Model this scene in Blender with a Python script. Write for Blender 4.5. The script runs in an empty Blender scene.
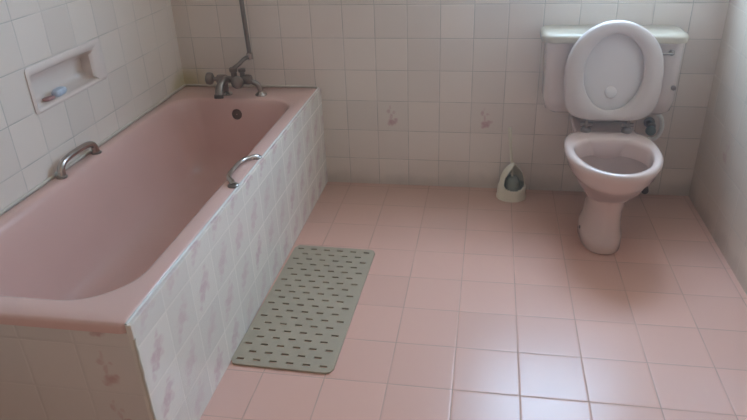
import bpy, bmesh, math, random
from mathutils import Vector, Matrix
random.seed(7)
SC = bpy.context.scene
COL = SC.collection
PI = math.pi

# ------------------------------------------------------------------ node helper
class S:
    """a float socket with arithmetic"""
    def __init__(s, nt, sock): s.nt, s.k = nt, sock
    def _m(s, op, *o, clamp=False):
        n = s.nt.nodes.new('ShaderNodeMath'); n.operation = op; n.use_clamp = clamp
        for i, v in enumerate((s,) + o):
            if isinstance(v, S): s.nt.links.new(v.k, n.inputs[i])
            else: n.inputs[i].default_value = float(v)
        return S(s.nt, n.outputs[0])
    def __add__(s, o): return s._m('ADD', o)
    __radd__ = __add__
    def __sub__(s, o): return s._m('SUBTRACT', o)
    def __rsub__(s, o): return (s * -1.0) + o
    def __mul__(s, o): return s._m('MULTIPLY', o)
    __rmul__ = __mul__
    def __truediv__(s, o): return s._m('DIVIDE', o)
    def fract(s): return s._m('FRACT')
    def floor(s): return s._m('FLOOR')
    def sqrt(s): return s._m('SQRT')
    def clamp(s): return s._m('ADD', 0.0, clamp=True)
    def min(s, o): return s._m('MINIMUM', o)
    def max(s, o): return s._m('MAXIMUM', o)
    def eq(s, o): return s._m('COMPARE', o, 0.1)
    def mod(s, o): return s._m('FLOORED_MODULO', o)
    def step(s, a, b):            # smoothstep a..b
        n = s.nt.nodes.new('ShaderNodeMapRange'); n.interpolation_type = 'SMOOTHSTEP'
        s.nt.links.new(s.k, n.inputs['Value'])
        n.inputs['From Min'].default_value = a; n.inputs['From Max'].default_value = b
        return S(s.nt, n.outputs['Result'])

def new_mat(name):
    m = bpy.data.materials.new(name); m.use_nodes = True
    nt = m.node_tree
    return m, nt, nt.nodes['Principled BSDF']

def combine(nt, x, y, z):
    n = nt.nodes.new('ShaderNodeCombineXYZ')
    for i, v in enumerate((x, y, z)):
        if isinstance(v, S): nt.links.new(v.k, n.inputs[i])
        else: n.inputs[i].default_value = v
    return n.outputs[0]

def noise(nt, vec, scale, detail=2.0, rough=.5):
    n = nt.nodes.new('ShaderNodeTexNoise'); n.inputs['Scale'].default_value = scale
    n.inputs['Detail'].default_value = detail; n.inputs['Roughness'].default_value = rough
    nt.links.new(vec, n.inputs['Vector'])
    return S(nt, n.outputs['Fac'])

def mix(nt, fac, a, b):
    n = nt.nodes.new('ShaderNodeMix'); n.data_type = 'RGBA'
    if isinstance(fac, S): nt.links.new(fac.k, n.inputs[0])
    else: n.inputs[0].default_value = fac
    for i, v in ((6, a), (7, b)):
        if isinstance(v, tuple): n.inputs[i].default_value = (*v, 1)
        else: nt.links.new(v, n.inputs[i])
    return n.outputs[2]

def pos(nt):
    g = nt.nodes.new('ShaderNodeNewGeometry')
    sp = nt.nodes.new('ShaderNodeSeparateXYZ'); nt.links.new(g.outputs['Position'], sp.inputs[0])
    return g.outputs['Position'], [S(nt, sp.outputs[i]) for i in range(3)]

def bump(nt, bs, h, dist, strength=1.0):
    b = nt.nodes.new('ShaderNodeBump'); b.inputs['Distance'].default_value = dist
    b.inputs['Strength'].default_value = strength
    nt.links.new(h.k, b.inputs['Height']); nt.links.new(b.outputs[0], bs.inputs['Normal'])

# sprig of a rose: (cx, cy, rx, ry, strength) in tile units
SPRIG = [(.48, .30, .15, .13, 1.0), (.60, .36, .09, .09, .8), (.38, .22, .08, .06, .7),
         (.44, .50, .05, .12, .55), (.36, .66, .07, .09, .6), (.54, .62, .06, .05, .5), (.40, .80, .035, .08, .45)]

def sprig(nt, fu, fv, P, blobs=SPRIG, warp=.16, scale=28):
    w = (noise(nt, P, scale, 3) - .5) * warp
    w2 = (noise(nt, P, scale * 1.7, 2) - .5) * warp
    out = None
    for cx, cy, rx, ry, st in blobs:
        dx = (fu + w - cx) / rx; dy = (fv + w2 - cy) / ry
        d = (dx * dx + dy * dy).sqrt()
        m = (1.0 - d.step(.45, 1.15)) * st
        out = m if out is None else out.max(m)
    return out * (noise(nt, P, 60, 2).step(.25, .6) * .5 + .5)

def tile_mat(name, ax, size, off, base, grout, var=.05, rough=.22, gw=.0022, decor=None, decor_col=(.62, .30, .30),
             dirt=None, bumpd=.0006, spec=.5, groutmix=.75, wob=.0, cl=.25):
    m, nt, bs = new_mat(name)
    P, xyz = pos(nt)
    u = (xyz[ax[0]] - off[0]) / size[0]; v = (xyz[ax[1]] - off[1]) / size[1]
    fu, fv, cu, cv = u.fract(), v.fract(), u.floor(), v.floor()
    eu = fu.min(1.0 - fu) * size[0]; ev = fv.min(1.0 - fv) * size[1]
    e = eu.min(ev)
    wn = nt.nodes.new('ShaderNodeTexWhiteNoise'); wn.noise_dimensions = '3D'
    nt.links.new(combine(nt, cu, cv, 3.7), wn.inputs[0])
    rnd = S(nt, wn.outputs['Value'])
    lo = tuple(c * (1 - var) for c in base); hi = tuple(min(1, c * (1 + var)) for c in base)
    col = mix(nt, rnd, lo, hi)
    cloud = noise(nt, P, 9, 3)
    col = mix(nt, cloud * cl, col, tuple(c * .9 for c in base))
    if decor: 
        f = decor(nt, fu, fv, cu, cv, rnd, P)
        col = mix(nt, f.clamp(), col, decor_col)
    if dirt:
        for fac, dc in dirt(nt, P, xyz):
            col = mix(nt, fac.clamp(), col, dc)
    gm = (1.0 - e.step(gw * .45, gw)) * (noise(nt, P, 7, 2).step(.3, .65) * .55 + .45) * groutmix
    col = mix(nt, gm.clamp(), col, grout)
    nt.links.new(col, bs.inputs['Base Color'])
    r = e.step(gw * .6, gw * 1.3)
    rr = (1.0 - r) * .5 + rough + (cloud - .5) * (.08 if cl else 0)
    nt.links.new(rr.k, bs.inputs['Roughness'])
    bs.inputs['Specular IOR Level'].default_value = spec
    h = e.step(gw * .3, gw * 2.6)
    if wob: h = h + noise(nt, P, 5.0, 1) * wob
    bump(nt, bs, h, bumpd)
    return m

def plain(name, col, rough=.4, metal=0, spec=.5, vary=.06, scale=12, coat=0):
    m, nt, bs = new_mat(name)
    P, _ = pos(nt)
    f = noise(nt, P, scale, 3)
    c = mix(nt, f, tuple(c * (1 - vary) for c in col), tuple(min(1, c * (1 + vary)) for c in col))
    nt.links.new(c, bs.inputs['Base Color'])
    bs.inputs['Roughness'].default_value = rough; bs.inputs['Metallic'].default_value = metal
    bs.inputs['Specular IOR Level'].default_value = spec
    bs.inputs['Coat Weight'].default_value = coat; bs.inputs['Coat Roughness'].default_value = .08
    return m

# ------------------------------------------------------------------ mesh helpers
def obj(name, bm, mat, parent=None, smooth=True, ang=40, bevel=0, seg=2):
    bmesh.ops.recalc_face_normals(bm, faces=bm.faces)
    me = bpy.data.meshes.new(name); bm.to_mesh(me); bm.free()
    if smooth:
        for p in me.polygons: p.use_smooth = True
        me.set_sharp_from_angle(angle=math.radians(ang))
    o = bpy.data.objects.new(name, me); COL.objects.link(o)
    for mm in (mat if isinstance(mat, (list, tuple)) else [mat]): me.materials.append(mm)
    if parent: 
        o.parent = parent
        q = Vector()
        pp = parent
        while pp: q += pp.location; pp = pp.parent
        me.transform(Matrix.Translation(-q))      # shapes are written in room coordinates
    if bevel:
        b = o.modifiers.new('bevel', 'BEVEL'); b.width = bevel; b.segments = seg; b.limit_method = 'ANGLE'
    return o

def thing(name, label, cat, loc, group=None):
    o = bpy.data.objects.new(name, None); COL.objects.link(o); o.location = loc
    o.empty_display_size = .05
    o['label'] = label; o['category'] = cat
    if group: o['group'] = group
    return o

def tag(o, label, cat, group=None):
    o['label'] = label; o['category'] = cat
    if group: o['group'] = group
    return o

def struct(o, label=None):
    o['kind'] = 'structure'
    return o

def box(bm, x0, x1, y0, y1, z0, z1):
    vs = [bm.verts.new((x, y, z)) for z in (z0, z1) for x, y in ((x0, y0), (x1, y0), (x1, y1), (x0, y1))]
    for f in ((0, 1, 2, 3), (4, 5, 6, 7), (0, 1, 5, 4), (1, 2, 6, 5), (2, 3, 7, 6), (3, 0, 4, 7)):
        bm.faces.new([vs[i] for i in f])

def loft(bm, rings, close0=False, close1=False):
    R = [[bm.verts.new(p) for p in r] for r in rings]
    n = len(R[0])
    for a, b in zip(R, R[1:]):
        for i in range(n):
            bm.faces.new((a[i], a[(i + 1) % n], b[(i + 1) % n], b[i]))
    if close0: bm.faces.new(list(reversed(R[0])))
    if close1: bm.faces.new(R[-1])
    return R

def tube(bm, pts, r, n=14, caps=True, flat=1.0, up=None):
    pts = [Vector(p) for p in pts]
    rs = r if isinstance(r, (list, tuple)) else [r] * len(pts)
    rings = []; prev = None
    for i, p in enumerate(pts):
        t = (pts[min(i + 1, len(pts) - 1)] - pts[max(i - 1, 0)]).normalized()
        if prev is None:
            a = Vector(up) if up else (Vector((0, 0, 1)) if abs(t.z) < .9 else Vector((1, 0, 0)))
        else: a = prev
        a = (a - t * a.dot(t)).normalized(); prev = a
        b = t.cross(a)
        rings.append([p + a * math.cos(k * 2 * PI / n) * rs[i] * flat + b * math.sin(k * 2 * PI / n) * rs[i] for k in range(n)])
    loft(bm, rings, caps, caps)

def curve_pts(ctrl, n=8):
    """Catmull-Rom through the control points"""
    P = [Vector(c) for c in ctrl]; P = [P[0] * 2 - P[1]] + P + [P[-1] * 2 - P[-2]]
    out = []
    for i in range(1, len(P) - 2):
        for k in range(n):
            t = k / n
            a, b, c, d = P[i - 1], P[i], P[i + 1], P[i + 2]
            out.append(.5 * ((2 * b) + (c - a) * t + (2 * a - 5 * b + 4 * c - d) * t * t + (3 * b - a - 3 * c + d) * t ** 3))
    out.append(P[-2]); return out

def lathe(bm, prof, origin, axis=(0, 0, 1), n=28):
    """prof: list of (radius, distance along the axis)"""
    ax = Vector(axis).normalized(); o = Vector(origin)
    a = Vector((1, 0, 0)) if abs(ax.x) < .9 else Vector((0, 1, 0))
    a = (a - ax * a.dot(ax)).normalized(); b = ax.cross(a)
    rings = [[o + ax * h + (a * math.cos(k * 2 * PI / n) + b * math.sin(k * 2 * PI / n)) * max(r, 1e-4) for k in range(n)] for r, h in prof]
    loft(bm, rings, True, True)

def rrect(x0, x1, y0, y1, z, r, k=8):
    """rounded rectangle ring; r = radius or (near-left, near-right, far-right, far-left)"""
    r = r if isinstance(r, tuple) else (r,) * 4
    out = []
    for (cx, cy, a0), rr in zip(((x0, y0, PI), (x1, y0, 1.5 * PI), (x1, y1, 0), (x0, y1, .5 * PI)), r):
        rr = max(rr, 1e-4)
        ox = cx + rr if cx == x0 else cx - rr
        oy = cy + rr if cy == y0 else cy - rr
        for i in range(k + 1):
            a = a0 + i / k * PI / 2
            out.append(Vector((ox + rr * math.cos(a), oy + rr * math.sin(a), z)))
    return out

def egg(cx, yc, hw, front, back, z, n=56, pf=1.0, pb=1.0):
    """horizontal egg: front semi-axis towards -y, back semi-axis towards +y; p > 1 squares the half"""
    out = []
    for i in range(n):
        a = 2 * PI * i / n; c, s = math.cos(a), math.sin(a)
        e = 1 / (pb if s > 0 else pf)
        x = hw * math.copysign(abs(c) ** e, c)
        y = (back if s > 0 else front) * math.copysign(abs(s) ** e, s)
        out.append(Vector((cx + x, yc + y, z)))
    return out

# ------------------------------------------------------------------ sizes (metres; back wall y = 0, bath panel x = 0)
XL, XR, YF, ZC = -.695, 1.768, -3.35, 2.45
T = .15
BL, BH = 1.872, .503
LX = (.13, .14)

# ------------------------------------------------------------------ materials
WHITE = (.90, .775, .68)
GROUT = (.42, .36, .30)

def decor_back(nt, fu, fv, cu, cv, rnd, P):
    on = cu.mod(3.0).eq(1.0) * cv.eq(1.0) * (1.0 - cu.step(8.0, 9.0))
    return sprig(nt, fu, fv, P) * on * .8
def decor_right(nt, fu, fv, cu, cv, rnd, P):
    on = cu.mod(3.0).eq(0.0) * cv.eq(1.0)
    return sprig(nt, fu, fv, P) * on * .5
SPRAY = [(.42, .66, .20, .12, .75), (.56, .50, .24, .15, 1.0), (.66, .33, .15, .10, .85), (.38, .40, .10, .08, .5), (.40, .84, .09, .07, .6), (.76, .18, .09, .08, .5)]
def decor_side(nt, fu, fv, cu, cv, rnd, P):
    return sprig(nt, 1.0 - fu, fv, P, SPRAY, .26, 24) * (rnd * .3 + .32)
def decor_front(nt, fu, fv, cu, cv, rnd, P):
    on = cu.eq(-1.0)
    return sprig(nt, fu, fv, P, SPRIG, .2, 24) * on * .75

def dirt_wall(nt, P, xyz):
    x, y, z = xyz
    n = noise(nt, P, 6, 4)
    # yellow staining in the corner of the bath, along the joint above the rim
    dx = (x - XL).max((y * -1.0)); dz = (z - .51)
    d = (dx * dx * .55 + dz * dz * 3.0).sqrt() + (n - .5) * .16
    out = [((1.0 - d.step(.03, .19)) * .75, (.56, .45, .20))]
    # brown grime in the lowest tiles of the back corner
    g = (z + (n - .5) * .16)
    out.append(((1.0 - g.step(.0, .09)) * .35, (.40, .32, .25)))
    return out
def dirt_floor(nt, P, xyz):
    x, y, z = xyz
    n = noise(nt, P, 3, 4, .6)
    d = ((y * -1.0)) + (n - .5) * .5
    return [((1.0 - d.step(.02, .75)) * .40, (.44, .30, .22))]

M_back = tile_mat('back_wall_tiles', (0, 2), (T, T), LX, WHITE, GROUT, decor=decor_back, decor_col=(.62, .33, .34), dirt=dirt_wall)
M_left = tile_mat('left_wall_tiles', (1, 2), (T, T), (-.047, .14), WHITE, GROUT, dirt=dirt_wall)
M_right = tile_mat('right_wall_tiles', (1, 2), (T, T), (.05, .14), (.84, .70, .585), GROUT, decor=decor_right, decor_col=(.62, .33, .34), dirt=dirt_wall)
M_front = tile_mat('front_wall_tiles', (0, 2), (T, T), LX, (.90, .63, .44), GROUT)
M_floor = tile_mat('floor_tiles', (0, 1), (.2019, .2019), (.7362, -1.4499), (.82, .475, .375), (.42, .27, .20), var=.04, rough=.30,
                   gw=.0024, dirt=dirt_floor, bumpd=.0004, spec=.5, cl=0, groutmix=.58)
M_side = tile_mat('bath_panel_tiles', (1, 2), (T, T), (.08, .13), (.88, .79, .70), (.62, .54, .46), decor=decor_side,
                  decor_col=(.66, .39, .42), groutmix=.25, bumpd=.0003)
M_end = tile_mat('bath_end_tiles', (0, 2), (T, T), (-.008, .13), (.80, .70, .63), (.52, .44, .38), decor=decor_front,
                 decor_col=(.62, .33, .30), groutmix=.45)
M_ceil = plain('ceiling_paint', (.90, .73, .57), .8)
M_tub = plain('pink_acrylic', (.82, .52, .45), .22, coat=.3, vary=.03, scale=4)
M_pan = plain('pink_porcelain', (.80, .60, .53), .16, coat=.5, vary=.03, scale=6)
M_pan2 = plain('pale_pink_porcelain', (.79, .66, .60), .2, coat=.4, vary=.02)
M_lid = plain('cream_porcelain', (.60, .51, .39), .45, coat=.4, vary=.02)
M_seat = plain('pale_pink_plastic', (.72, .60, .55), .3, vary=.02)
M_chrome = plain('worn_chrome', (.52, .48, .45), .24, metal=1, vary=.12, scale=40)
M_dull = plain('dull_chrome', (.30, .265, .24), .34, metal=.85, vary=.15, scale=40)
M_dark = plain('dark_metal', (.10, .08, .07), .45, metal=.3)
M_hinge = plain('hinge_metal', (.30, .235, .205), .45, metal=.5)
M_rust = plain('tarnished_metal', (.15, .095, .08), .5, metal=.3)
M_mat = plain('grey_rubber', (.46, .37, .265), .6, vary=.08, scale=20)
M_brushw = plain('cream_plastic', (.86, .78, .62), .38, vary=.05)
M_brushin = plain('grey_green_bristle', (.30, .30, .24), .75, vary=.2, scale=60)
M_seal = plain('aged_sealant', (.64, .57, .46), .6, vary=.12, scale=18)
M_joint = plain('pale_sealant', (.72, .62, .52), .6, vary=.08, scale=18)
M_bead = plain('white_silicone', (.82, .75, .70), .42, vary=.03)
M_bowl = plain('brownish_porcelain', (.52, .38, .335), .35, vary=.12, scale=14)  # darker, browner tone than the pan, used below the rim ledge
M_cover = plain('pale_plastic', (.86, .77, .74), .32, vary=.02)
M_ceramic = plain('soap_dish_ceramic', (.88, .74, .66), .3, coat=.4, vary=.03)
M_soapb = plain('pale_blue_soap', (.60, .66, .76), .45, vary=.1, scale=50)
M_soapr = plain('brownish_soap', (.45, .24, .22), .5, vary=.15, scale=50)
M_green = plain('dark_green_plastic', (.16, .18, .15), .45)
M_hose = plain('white_hose', (.88, .86, .80), .4)
M_frame = plain('white_window_paint', (.80, .80, .78), .4)
M_black = plain('dark_brown_rubber', (.10, .065, .05), .6)
# water in the pan
M_water, nt_, bs_ = new_mat('pan_water')
bs_.inputs['Base Color'].default_value = (.80, .76, .70, 1); bs_.inputs['Roughness'].default_value = .02
bs_.inputs['Transmission Weight'].default_value = .9; bs_.inputs['IOR'].default_value = 1.33
# frosted pane, lit by the daylight behind it
M_pane, nt_, bs_ = new_mat('frosted_lit_glass')
bs_.inputs['Base Color'].default_value = (.8, .85, .88, 1); bs_.inputs['Roughness'].default_value = .35
bs_.inputs['Emission Color'].default_value = (.46, .71, 1.0, 1)
bs_.inputs['Emission Strength'].default_value = 21.5

# ------------------------------------------------------------------ the room
WX0, WX1, WZ0, WZ1 = .84, 1.62, 1.14, 2.20          # window opening
NY0, NY1, NZ0, NZ1 = -1.10, -.70, .735, .865        # soap niche hole
W = .20
bm = bmesh.new(); box(bm, XL - W, XR + W, YF - W, W, -.12, 0); struct(obj('floor', bm, M_floor, smooth=False))
bm = bmesh.new(); box(bm, XL - W, XR + W, YF - W, W, ZC, ZC + .1); struct(obj('ceiling', bm, M_ceil, smooth=False))
bm = bmesh.new()
box(bm, XL - W, WX0, 0, W, 0, ZC); box(bm, WX1, XR + W, 0, W, 0, ZC)
box(bm, WX0, WX1, 0, W, 0, WZ0); box(bm, WX0, WX1, 0, W, WZ1, ZC)
struct(obj('wall_back', bm, M_back, smooth=False))
bm = bmesh.new()
box(bm, XL - W, XL, YF - W, NY0, 0, ZC); box(bm, XL - W, XL, NY1, 0, 0, ZC)
box(bm, XL - W, XL, NY0, NY1, 0, NZ0); box(bm, XL - W, XL, NY0, NY1, NZ1, ZC)
struct(obj('wall_left', bm, M_left, smooth=False))
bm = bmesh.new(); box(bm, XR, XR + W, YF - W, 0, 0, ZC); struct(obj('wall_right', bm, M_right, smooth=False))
bm = bmesh.new(); box(bm, XL, XR, YF - W, YF, 0, ZC); struct(obj('wall_front', bm, M_front, smooth=False))

# window: timber frame with a mullion, frosted pane
win = bpy.data.objects.new('window_1', None); COL.objects.link(win); win.location = ((WX0 + WX1) / 2, .145, WZ0); win['kind'] = 'structure'
bm = bmesh.new(); f = .04
box(bm, WX0, WX0 + f, .12, .17, WZ0, WZ1); box(bm, WX1 - f, WX1, .12, .17, WZ0, WZ1)
box(bm, WX0 + f, WX1 - f, .12, .17, WZ0, WZ0 + f); box(bm, WX0 + f, WX1 - f, .12, .17, WZ1 - f, WZ1)
obj('window_frame', bm, M_frame, win, smooth=False)
bm = bmesh.new(); box(bm, WX0 + f, WX1 - f, .145, .151, WZ0 + f, WZ1 - f); obj('pane', bm, M_pane, win, smooth=False)

# sealant joints round the bath
bm = bmesh.new()
tube(bm, [(XL + .004, -.004, BH + .004), (XL + .004, -BL + .02, BH + .004)], .006, 8)
struct(obj('trim_1', bm, M_joint))
bm = bmesh.new()
tube(bm, [(XL + .012, -.004, BH + .004), (-.01, -.004, BH + .004)], .005, 8)
struct(obj('trim_2', bm, M_joint))

# ------------------------------------------------------------------ bath
bath = thing('bathtub', 'pink bathtub boxed in with floral tiled panels along the left wall', 'bathtub', (-.345, -BL / 2, 0))
rim0 = dict(x0=XL + .003, x1=-.009, y0=-BL - .006, y1=-.003)
def rimring(ins, z): return rrect(rim0['x0'] + ins, rim0['x1'] - ins, rim0['y0'] + ins, rim0['y1'] - ins, z, .018)
ox0, ox1, oy0, oy1 = -.640, -.070, -1.797, -.20
rad = (.15, .165, .12, .10)
def inner(z, s, n, fa, k=1.0):
    rr = tuple(max(.03, q * k) for q in rad)
    return rrect(ox0 + s, ox1 - s, oy0 + n, oy1 - fa, z, rr)
rings = [rimring(.010, BH - .030), rimring(.0, BH - .028), rimring(0, BH - .010), rimring(.003, BH - .003), rimring(.010, BH),
         inner(BH, -.012, -.012, -.012, 1.05), inner(BH - .002, -.004, -.004, -.004), inner(BH - .008, .002, .003, .002), inner(BH - .022, .008, .012, .007),
         inner(.44, .016, .040, .015), inner(.35, .027, .095, .028), inner(.26, .040, .155, .042), inner(.19, .054, .215, .058),
         inner(.150, .082, .275, .09), inner(.131, .125, .345, .14, .9), inner(.126, .19, .55, .32, .55)]
bm = bmesh.new(); loft(bm, rings, False, True); obj('tub', bm, M_tub, bath, ang=60)
# overflow on the tap-end wall
ov = un = None
bm = bmesh.new()
lathe(bm, [(.002, .004), (.012, .006), (.024, .005), (.027, .0), (.027, -.012), (.0, -.012)][::-1], (-.352, -.212, .432), (0, -1, .14))
obj('overflow_outlet', bm, M_rust, bath)

def grab(x, y0, y1, rad_, up, side, label):
    bm = bmesh.new()
    c = [(x, y0, BH + .002), (x + side * .2, y0 + .012, BH + up * .72), (x + side, y0 + .06, BH + up), (x + side, y1 - .06, BH + up),
         (x + side * .2, y1 - .012, BH + up * .72), (x, y1, BH + .002)]
    p = curve_pts(c, 8); n = len(p)
    tube(bm, p, [rad_ - .0035 * math.sin(PI * i / (n - 1)) for i in range(n)], 14)
    t = obj('grab_handle', bm, M_chrome, bath); t['label'] = label
    for y in (y0, y1):
        bm = bmesh.new(); lathe(bm, [(.019, 0), (.019, .004), (.015, .008), (.0, .008)], (x, y, BH), (0, 0, 1))
        obj('foot', bm, M_dull, t)
    return t
grab(-.660, -1.11, -.885, .015, .052, 0.0, 'chrome grab handle on the bath rim by the left wall')
grab(-.022, -1.122, -.880, .012, .010, -.036, 'chrome grab handle on the bath rim above the floral panel')

# ------------------------------------------------------------------ tiled bath surround
sur = bath
bm = bmesh.new(); box(bm, -.0085, .007, -BL - .004, -.002, 0, BH - .003); obj('side_panel', bm, M_side, sur, smooth=False, bevel=.002)['label'] = 'white tiled side panel with pink floral sprigs'
bm = bmesh.new(); box(bm, XL + .003, -.0087, -BL, -BL + .016, 0, BH - .030); obj('end_panel', bm, M_end, sur, smooth=False)['label'] = 'white tiled end panel with one column of pink roses'
bm = bmesh.new(); tube(bm, [(-.0065, -BL - .002, BH - .002), (-.0065, -.9, BH - .002), (-.0065, -.004, BH - .002)], .0034, 10)
o = obj('edge_bead', bm, M_bead, bath); o['label'] = 'shiny white bead along the rim edge'
# jagged mastic seam down the outer corner
bm = bmesh.new()
pts = [(.0005 + random.uniform(-.0015, .001), -BL + .0005 + random.uniform(-.001, .0012), z * .02) for z in range(0, 24)]
pts = [(x + .006, y - .004, z) for x, y, z in pts]
tube(bm, pts, [.003 + random.uniform(0, .0016) for _ in pts], 8)
o = obj('corner_seam', bm, M_seal, sur); o['label'] = 'rough grey mastic seam'

# ------------------------------------------------------------------ bath mixer with riser
mix_ = thing('bath_mixer_tap', 'chrome bath mixer tap with shower riser on the bath end ledge', 'tap', (-.36, -.13, BH))
zb = BH + .078
XA, XB = -.422, -.306
for x, dx in ((XA, .0), (XB, .055)):
    bm = bmesh.new()
    lathe(bm, [(.028, 0), (.028, .004), (.021, .012), (.014, .018), (.0, .018)], (x + dx, -.135, BH))
    obj('base_flange', bm, M_chrome, mix_)
    bm = bmesh.new()
    tube(bm, curve_pts([(x + dx, -.135, BH + .012), (x + dx * .8, -.135, BH + .05), (x, -.150, zb)], 6), [.0125] * 13, 14)
    obj('leg', bm, M_dull, mix_)
bm = bmesh.new()
lathe(bm, [(.015, -.03), (.021, -.028), (.024, -.01), (.022, .012), (.016, .022), (.0145, .040), (.019, .046), (.019, .064),
           (.0145, .072), (.016, .092), (.022, .100), (.024, .120), (.021, .136), (.012, .140)], (XA, -.150, zb), (1, 0, 0))
obj('valve_body', bm, M_dull, mix_)
def handle(o, ax, name):
    bm = bmesh.new()
    lathe(bm, [(.010, 0), (.010, .018), (.016, .020), (.026, .026), (.029, .036), (.027, .050), (.018, .056), (.006, .057)], o, ax, 30)
    me = obj(name, bm, M_dull, mix_)
    for v in me.data.vertices: pass
    return me
handle((XA - .028, -.150, zb), (-1, -.12, .1), 'hot_knob')
handle((XB - .022, -.168, zb - .004), (-.1, -1, .15), 'cold_knob')
# spout, tipped over the tub
bm = bmesh.new()
p = curve_pts([(XA + .022, -.155, zb), (XA + .018, -.190, zb + .006), (XA + .012, -.230, zb - .014), (XA + .010, -.250, zb - .050)], 6)
tube(bm, p, [.016 + .003 * i / (len(p) - 1) for i in range(len(p))], 16)
obj('spout', bm, M_dull, mix_)
bm = bmesh.new(); lathe(bm, [(.0, 0), (.021, 0), (.021, .016), (.017, .018), (.0, .018)], (XA + .0095, -.253, zb - .060), (.0, .2, 1))
obj('spout_nozzle', bm, M_dark, mix_)
# diverter and elbow up to the wall riser
bm = bmesh.new(); lathe(bm, [(.014, 0), (.014, .022), (.019, .026), (.019, .042), (.012, .046), (.0, .046)], (XA + .055, -.150, zb + .012))
obj('diverter', bm, M_dull, mix_)
bm = bmesh.new(); lathe(bm, [(.011, 0), (.011, .020), (.017, .024), (.017, .036), (.0, .038)], (XB - .02, -.150, zb + .014))
obj('diverter_button', bm, M_dull, mix_)
bm = bmesh.new()
p = curve_pts([(XA + .055, -.150, zb + .045), (XA + .062, -.147, zb + .056), (XA + .075, -.132, zb + .064), (-.336, -.078, .658), (-.314, -.058, .668)], 6)
tube(bm, p, .0095, 12)
obj('shower_elbow', bm, M_dull, mix_)
bm = bmesh.new(); lathe(bm, [(.010, -.016), (.0155, -.014), (.0155, .012), (.011, .016)], (-.314, -.056, .668), (.0, .0, 1))
obj('union_nut', bm, M_chrome, mix_)
bm = bmesh.new(); tube(bm, [(-.314, -.056, .68), (-.318, -.056, .80), (-.322, -.056, .93), (-.327, -.054, 1.2), (-.33, -.05, 1.9)], .0105, 14)
obj('riser_pipe', bm, M_dull, mix_)
bm = bmesh.new(); lathe(bm, [(.02, 0), (.02, .006), (.008, .010), (.008, .052), (.0, .052)], (-.328, 0, 1.55), (0, -1, 0))
obj('pipe_bracket', bm, M_chrome, mix_)

# ------------------------------------------------------------------ soap niche in the left wall
dish = thing('soap_dish', 'recessed pinkish ceramic soap dish set into the left wall tiles', 'soap dish', (XL, (NY0 + NY1) / 2, NZ0))
def dring(dy0, dy1, dz0, dz1, x, r, pinch=0.0):
    out = []
    y0, y1, z0, z1 = NY0 + dy0, NY1 - dy1, NZ0 + dz0, NZ1 - dz1
    for p in rrect(y0, y1, z0, z1, 0, r, 7):
        y, z = p.x, p.y
        t = max(0.0, math.sin(PI * min(1, max(0, (z - z0) / (z1 - z0)))))
        w = ((y - y0) / (y1 - y0)) 
        if w > .6: y -= pinch * t * (w - .6) / .4
        out.append(Vector((x, y, z)))
    return out
bm = bmesh.new()
loft(bm, [dring(-.008, -.05, -.006, -.022, XL + .0005, .014), dring(-.008, -.05, -.006, -.022, XL + .004, .014), dring(-.003, -.044, -.002, -.017, XL + .007, .014),
          dring(.004, .006, .004, .004, XL + .007, .010, .05), dring(.007, .010, .008, .008, XL + .002, .012, .055), dring(.008, .012, .010, .010, XL - .004, .014, .055)])
obj('frame', bm, M_ceramic, dish, ang=50)
bm = bmesh.new()
loft(bm, [dring(.008, .012, .010, .010, XL - .004, .014, .055), dring(.010, .016, .012, .012, XL - .022, .020, .035), dring(.022, .03, .018, .016, XL - .045, .035, .0),
          dring(.055, .06, .03, .03, XL - .058, .03, .0)], False, True)
obj('basin', bm, M_ceramic, dish, ang=60)
def soap(name, lab, loc, sx, sy, sz, rz, m):
    bm = bmesh.new()
    R = []
    for z, k in ((0, .80), (.18, .95), (.45, 1.0), (.75, .95), (.95, .80), (1.0, .6)):
        R.append([Vector((q.x * k * sx * (1 - .08 * math.cos(4 * i)), q.y * k * sy, z * sz)) for i, q in enumerate(egg(0, 0, 1, 1, 1, 0, 28, 1.5, 1.5))])
    loft(bm, R, True, True)
    bmesh.ops.rotate(bm, verts=bm.verts, cent=(0, 0, 0), matrix=Matrix.Rotation(rz, 3, 'Z'))
    bmesh.ops.translate(bm, verts=bm.verts, vec=loc)
    return tag(obj(name, bm, m), lab, 'soap')
soap('soap_bar', 'pale blue bar of soap lying in the wall soap dish', (XL - .018, -.935, NZ0 + .0135), .017, .036, .022, .1, M_soapb)
soap('soap_remnant', 'small brownish sliver of soap beside the blue bar', (XL - .017, -1.000, NZ0 + .0135), .013, .024, .011, -.2, M_soapr)

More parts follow.
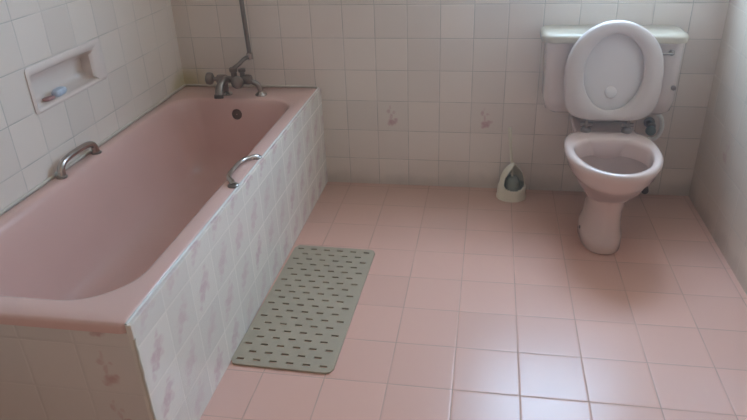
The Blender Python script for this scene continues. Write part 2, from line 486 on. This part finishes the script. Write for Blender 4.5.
# ------------------------------------------------------------------ bath mat with slots
matth = .007
mx0, mx1, my0, my1 = -.174, .174, -.384, .384
def build_mat():
    pitch, rows = .0567, 19
    hw, hh = .0125, .004
    rp = (my1 - my0 - .016) / rows
    # row i: y centre; slots at x centres, staggered
    bm = bmesh.new()
    xs_all = set([0.0, mx1 - mx0]); 
    lay = []
    for i in range(rows):
        off = 0 if i % 2 == 0 else pitch / 2
        cs = [.0285 + off + k * pitch for k in range(6 if i % 2 == 0 else 5)]
        lay.append(cs)
        for c in cs: xs_all.update((round(c - hw, 5), round(c + hw, 5)))
    xs = sorted(xs_all)
    ys = [0.0]; kind = []
    for i in range(rows):
        yc = .008 + rp * (i + .5)
        ys += [yc - hh, yc + hh]; kind += [None, i]
    ys.append(my1 - my0); kind.append(None)
    V = {}
    def vert(i, j):
        if (i, j) not in V:
            x, y = xs[i], ys[j]
            V[(i, j)] = bm.verts.new((mx0 + x, my0 + y, 0.0))
        return V[(i, j)]
    for j in range(len(ys) - 1):
        for i in range(len(xs) - 1):
            xm = (xs[i] + xs[i + 1]) / 2
            if kind[j] is not None and any(abs(xm - c) < hw for c in lay[kind[j]]): continue
            bm.faces.new((vert(i, j), vert(i + 1, j), vert(i + 1, j + 1), vert(i, j + 1)))
    # clipped corners
    nx, ny = len(xs) - 1, len(ys) - 1
    for (i, j, sx, sy) in ((0, 0, 1, 1), (nx, 0, -1, 1), (0, ny, 1, -1), (nx, ny, -1, -1)):
        V[(i, j)].co.x += sx * .009; V[(i, j)].co.y += sy * .006
    geo = bmesh.ops.extrude_face_region(bm, geom=bm.faces[:])
    bmesh.ops.translate(bm, verts=[v for v in geo['geom'] if isinstance(v, bmesh.types.BMVert)], vec=(0, 0, matth))
    bmesh.ops.translate(bm, verts=bm.verts, vec=(0, 0, .0005))
    return bm
o = obj('bath_mat', build_mat(), M_mat, smooth=False, bevel=.0012, seg=1)
o.location = (.188, -1.047, 0); o.rotation_euler.z = math.radians(-1.2)
tag(o, 'grey slotted rubber bath mat lying on the floor beside the bath', 'bath mat')

# ------------------------------------------------------------------ toilet
TX = 1.305
toi = thing('toilet', 'pink close coupled toilet with raised seat against the back wall', 'toilet', (TX, -.35, 0))
R = [egg(TX - .007, -.42, .078, .170, .15, 0.0, pf=1.25, pb=1.0), egg(TX - .007, -.42, .084, .177, .155, .006, pf=1.25, pb=1.0), egg(TX - .007, -.42, .085, .176, .155, .042, pf=1.25, pb=1.0),
     egg(TX - .006, -.42, .083, .170, .155, .060, pf=1.25, pb=1.0), egg(TX - .003, -.42, .073, .160, .16, .088, pf=1.15, pb=1.0),
     egg(TX - .001, -.42, .070, .152, .18, .135, pf=1.1, pb=1.1), egg(TX + .001, -.41, .072, .165, .215, .175, pb=1.4), egg(TX, -.405, .090, .180, .225, .225, pb=1.4), egg(TX, -.42, .112, .200, .23, .265, pb=1.4),
     egg(TX, -.43, .146, .236, .235, .305, pb=1.4), egg(TX, -.44, .168, .256, .23, .338, pb=1.45), egg(TX, -.445, .174, .259, .225, .362, pb=1.5),
     egg(TX, -.45, .181, .264, .225, .376, pb=1.55), egg(TX, -.45, .184, .266, .227, .388, pb=1.55), egg(TX, -.45, .183, .265, .226, .398, pb=1.55),
     egg(TX, -.45, .177, .259, .220, .405, pb=1.55), egg(TX, -.45, .170, .252, .205, .407, pb=1.5), egg(TX, -.455, .153, .233, .147, .405, pb=1.2),
     egg(TX, -.455, .148, .227, .135, .398), egg(TX, -.455, .146, .224, .132, .384), egg(TX, -.455, .145, .222, .131, .340), egg(TX, -.455, .146, .223, .132, .330)]
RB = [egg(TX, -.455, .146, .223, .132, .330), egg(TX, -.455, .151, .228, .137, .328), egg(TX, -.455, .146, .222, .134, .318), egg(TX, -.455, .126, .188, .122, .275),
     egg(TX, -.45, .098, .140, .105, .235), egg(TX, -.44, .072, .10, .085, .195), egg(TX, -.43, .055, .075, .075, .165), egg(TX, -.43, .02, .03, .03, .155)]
bm = bmesh.new(); loft(bm, R, True, False)
# rear shelf of the pan under the cistern
loft(bm, [rrect(TX - .085, TX + .085, -.30, -.012, .26, .05), rrect(TX - .115, TX + .115, -.33, -.012, .33, .05), rrect(TX - .125, TX + .125, -.34, -.012, .385, .05),
          rrect(TX - .124, TX + .124, -.338, -.013, .400, .05), rrect(TX - .118, TX + .118, -.33, -.02, .4065, .045)], True, True)
# horn of the trap going to the wall
tube(bm, curve_pts([(TX, -.30, .20), (TX, -.20, .24), (TX, -.10, .19), (TX, -.004, .18)], 6), .052, 18)
obj('pan', bm, M_pan, toi, ang=60)
bm = bmesh.new(); loft(bm, RB, False, True); o = obj('bowl', bm, M_bowl, toi, ang=60); o['label'] = 'greyish brown bowl interior'
bm = bmesh.new(); 
wr = egg(TX, -.451, .1015, .144, .107, .242)
bm.faces.new([bm.verts.new(p) for p in wr]); obj('pan_water', bm, M_water, toi)
for s, nm in ((-1, 'floor_screw'),):
    bm = bmesh.new(); lathe(bm, [(.0075, -.004), (.0075, .003), (.004, .005), (.0, .005)], (TX - .007 + s * .082, -.455, .050), (s, -.25, .1), 14)
    o = obj(nm, bm, M_dark, toi)
# cistern
cis = obj('cistern', (lambda b: (loft(b, [rrect(TX - .225, TX + .250, -.150, -.006, .452, .035), rrect(TX - .250, TX + .270, -.172, -.004, .470, .04), rrect(TX - .262, TX + .280, -.182, -.004, .52, .04),
                                          rrect(TX - .268, TX + .278, -.186, -.004, .764, .04)], True, True), b)[1])(bmesh.new()), M_pan2, toi, ang=50)
bm = bmesh.new()
loft(bm, [rrect(TX - .276, TX + .272, -.194, -.003, .764, .045), rrect(TX - .290, TX + .285, -.206, -.003, .768, .05), rrect(TX - .292, TX + .287, -.208, -.003, .786, .05),
          rrect(TX - .287, TX + .282, -.203, -.004, .797, .048), rrect(TX - .270, TX + .265, -.186, -.010, .802, .04)], True, True)
o = obj('cistern_lid', bm, M_lid, toi, ang=50); o['label'] = 'cream white cistern lid'
bm = bmesh.new(); loft(bm, [rrect(TX - .07, TX + .07, -.14, -.02, .405, .03), rrect(TX - .07, TX + .07, -.14, -.02, .455, .03)], True, True)
obj('coupling', bm, M_pan2, toi)
bm = bmesh.new(); lathe(bm, [(.012, 0), (.012, .008), (.006, .012), (.006, .022), (.0, .022)], (TX + .225, -.185, .728), (0, -1, 0), 16)
lev = obj('flush_lever', bm, M_dull, toi)
bm = bmesh.new(); tube(bm, [(TX + .23, -.208, .728), (TX + .19, -.209, .727), (TX + .155, -.211, .722)], [.0065, .006, .0075], 12, flat=.7)
obj('lever_arm', bm, M_dull, lev)
bm = bmesh.new(); lathe(bm, [(.010, -.01), (.010, .004), (.006, .007), (.0, .007)], (TX + .258, -.184, .580), (.3, -1, 0), 16)
obj('inlet_cap', bm, M_hinge, toi)

# seat and lid, both raised
SB = Vector((TX, -.262, .462)); ST = Vector((TX, -.214, .861))
vax = (ST - SB).normalized(); LEN = (ST - SB).length
nax = Vector((1, 0, 0)).cross(vax) * 1.0          # towards the room
if nax.y > 0: nax = -nax
def oval(hw, v0, v1, h, flatw=0.0, n=64, pw=1.0):
    vc, hv = (v0 + v1) / 2, (v1 - v0) / 2
    out = []
    for i in range(n):
        a = 2 * PI * i / n; c, s = math.cos(a), math.sin(a)
        if s < 0: cc = math.copysign(abs(c) ** (1 / (1 + flatw)), c); ss = -abs(s) ** (1 / (1 + flatw))
        else: cc, ss = math.copysign(abs(c) ** (1 / pw), c), s
        out.append(SB + Vector((1, 0, 0)) * hw * cc + vax * (vc + hv * ss) + nax * h)
    return out
L = LEN
bm = bmesh.new()
rg = [oval(.118, .042, L - .052, .002), oval(.118, .042, L - .052, .012), oval(.123, .037, L - .046, .019), oval(.150, .018, L - .024, .023, .5), oval(.184, .003, L - .006, .019, 1.0),
      oval(.192, .0, L, .010, 1.1), oval(.192, .0, L, .002, 1.1)]
Rv = loft(bm, rg); n = len(Rv[0])
for i in range(n): bm.faces.new((Rv[-1][i], Rv[-1][(i + 1) % n], Rv[0][(i + 1) % n], Rv[0][i]))
seat = obj('seat', bm, M_seat, toi, ang=60)
bm = bmesh.new()
loft(bm, [oval(.04, .15, L - .15, -.010), oval(.120, .07, L - .06, -.012, .3), oval(.172, .016, L - .014, -.010, .7), oval(.184, .006, L - .003, -.002, .8), oval(.189, .002, L + .001, -.006, .8), oval(.189, .002, L + .001, -.016, .8),
          oval(.15, .03, L - .03, -.026, .7), oval(.06, .13, L - .13, -.030, .2)], True, True)
obj('seat_cover', bm, M_cover, toi, ang=60)
bm = bmesh.new(); c = SB + vax * .115 + nax * -.0115
lathe(bm, [(.024, 0), (.024, .004), (.020, .007), (.0, .0075)], c, nax, 24); obj('cover_buffer', bm, M_cover, toi)
for s in (-1, 1):
    bm = bmesh.new()
    x = TX + s * .083
    lathe(bm, [(.021, 0), (.021, .010), (.015, .018), (.009, .020), (.0, .020)], (x, -.252, .4065), (0, 0, 1), 20)
    tube(bm, [(x, -.252, .42), (x, -.256, .440), (x, -.257, .470), (x, -.254, .502)], [.009, .008, .007, .006], 12)
    tube(bm, [(x - .024, -.254, .440), (x + .024, -.254, .440)], .009, 12)
    obj('hinge', bm, M_hinge, toi)

# stop valve with its hose, right of the pan
sv = thing('stop_valve', 'dark green stop valve with white hose loop beside the pan', 'valve', (1.535, -.002, .37))
bm = bmesh.new(); lathe(bm, [(.024, 0), (.024, .005), (.012, .010), (.012, .040), (.017, .042), (.017, .058), (.0, .060)], (1.535, -.001, .365), (0, -1, 0), 20)
obj('valve_body', bm, M_dull, sv)
bm = bmesh.new(); lathe(bm, [(.010, 0), (.018, .003), (.022, .010), (.021, .022), (.014, .028), (.0, .029)], (1.530, -.058, .348), (0, -1, .1), 22)
obj('valve_knob', bm, M_green, sv)
bm = bmesh.new()
tube(bm, curve_pts([(1.530, -.045, .300), (1.552, -.05, .302), (1.572, -.055, .325), (1.578, -.058, .365), (1.568, -.06, .405), (1.545, -.06, .432), (1.530, -.06, .458)], 6), .0095, 12)
obj('hose', bm, M_hose, sv)

# capped waste stub at the foot of the wall
bm = bmesh.new()
lathe(bm, [(.020, .0), (.020, .004), (.015, .007), (.014, .022), (.016, .024), (.016, .030), (.011, .032), (.0, .027)], (1.562, -.0005, .030), (0, -1, .05), 24)
o = obj('pipe_stub', bm, M_black); tag(o, 'short dark brown pipe stub low on the back wall beside the toilet', 'pipe')

# ------------------------------------------------------------------ toilet brush in a hooded holder
HX, HY = .938, -.085
hold = thing('toilet_brush_holder', 'cream plastic hooded toilet brush holder on the floor by the back wall', 'brush holder', (HX, HY, 0))
def hood(hw, d, z, sh=0.0): return egg(HX, HY + sh, hw, d, d * .95, z, 48, 1.15, 1.15)
prof = [(0, .066, .062), (.004, .068, .064), (.058, .066, .062), (.070, .060, .056), (.10, .056, .052), (.13, .046, .044), (.155, .029, .030), (.170, .012, .014), (.178, .004, .005)]
# outer hood as a grid with an arched mouth cut in its front, then given thickness
bm = bmesh.new()
zs = [i * .178 / 42 for i in range(43)]
def interp(z):
    for (a, b) in zip(prof, prof[1:]):
        if a[0] <= z <= b[0] + 1e-9:
            t = (z - a[0]) / (b[0] - a[0]); return a[1] + (b[1] - a[1]) * t, a[2] + (b[2] - a[2]) * t
    return prof[-1][1:]
N = 64
G = []
for z in zs:
    hw, d = interp(z)
    G.append([bm.verts.new(p) for p in egg(HX, HY, hw, d, d * .95, z, N, 1.1, 1.1)])
for j in range(len(zs) - 1):
    for i in range(N):
        q = [G[j][i], G[j][(i + 1) % N], G[j + 1][(i + 1) % N], G[j + 1][i]]
        c = sum((v.co for v in q), Vector()) / 4
        mx = (c.x - HX - .010) / .050; mz = (c.z - .080) / .024
        inside = (mx * mx + mz * mz < 1.0 and c.z < .080) or (c.z >= .080 and abs(mx) < max(0, 1 - ((c.z - .080) / .092) ** 2.0) )
        if c.y < HY and inside: continue
        bm.faces.new(q)
bm.faces.new(list(reversed(G[0])))
bmesh.ops.recalc_face_normals(bm, faces=bm.faces)
o = obj('hood', bm, M_brushw, hold, ang=60)
sm = o.modifiers.new('thick', 'SOLIDIFY'); sm.thickness = .003; sm.offset = -1
bm = bmesh.new(); loft(bm, [egg(HX, HY, .071, .067, .064, 0.0005), egg(HX, HY, .071, .067, .064, .010), egg(HX, HY, .067, .063, .060, .016)], True, True)
obj('foot', bm, M_brushw, hold)
br = thing('toilet_brush', 'toilet brush with slim white handle standing in the cream holder', 'brush', (HX, HY, .017))
bm = bmesh.new(); 
lathe(bm, [(.0, .0), (.024, .002), (.034, .015), (.037, .04), (.034, .072), (.022, .09), (.0, .093)], (HX, HY - .004, .018), (0, 0, 1), 26)
for v in bm.verts:
    k = 1 + random.uniform(-.06, .06); v.co.x = HX + (v.co.x - HX) * k; v.co.y = HY + (v.co.y - HY) * k
obj('bristles', bm, M_brushin, br, ang=20)
bm = bmesh.new(); tube(bm, [(HX, HY - .004, .105), (HX - .004, HY + .004, .15), (HX - .016, HY + .014, .25), (HX - .026, HY + .022, .345)], [.006, .006, .0065, .010], 12)
obj('handle', bm, M_brushw, br)

# ------------------------------------------------------------------ sky outside, camera, view
w = bpy.data.worlds.new('World'); SC.world = w; w.use_nodes = True
w.node_tree.nodes['Background'].inputs[0].default_value = (.70, .82, 1.0, 1)
w.node_tree.nodes['Background'].inputs[1].default_value = 1.0
vsn = w.node_tree.nodes.new('ShaderNodeVolumeScatter')
vsn.inputs['Density'].default_value = .045; vsn.inputs['Anisotropy'].default_value = .85
w.node_tree.links.new(vsn.outputs[0], w.node_tree.nodes['World Output'].inputs['Volume'])

cam = bpy.data.cameras.new('Camera'); co = bpy.data.objects.new('Camera', cam); COL.objects.link(co)
CX, CY, CZ, YAW, PIT, ROL, FPX = .7957, -2.9755, 1.4128, -.1840, .4777, -.0389, 649.05
F = Vector((math.sin(YAW) * math.cos(PIT), math.cos(YAW) * math.cos(PIT), -math.sin(PIT)))
Rr = Vector((math.cos(YAW), -math.sin(YAW), 0)); U = Rr.cross(F)
R2 = math.cos(ROL) * Rr + math.sin(ROL) * U; U2 = -math.sin(ROL) * Rr + math.cos(ROL) * U
mw = Matrix(((R2.x, U2.x, -F.x, CX), (R2.y, U2.y, -F.y, CY), (R2.z, U2.z, -F.z, CZ), (0, 0, 0, 1)))
co.matrix_world = mw
cam.sensor_fit = 'HORIZONTAL'; cam.sensor_width = 36; cam.lens = 36 * FPX / 747
cam.clip_start = .02
SC.camera = co
vs = SC.view_settings
vs.view_transform = 'Standard'; vs.look = 'None'; vs.gamma = 1; vs.use_curve_mapping = False
vs.exposure = 0.12
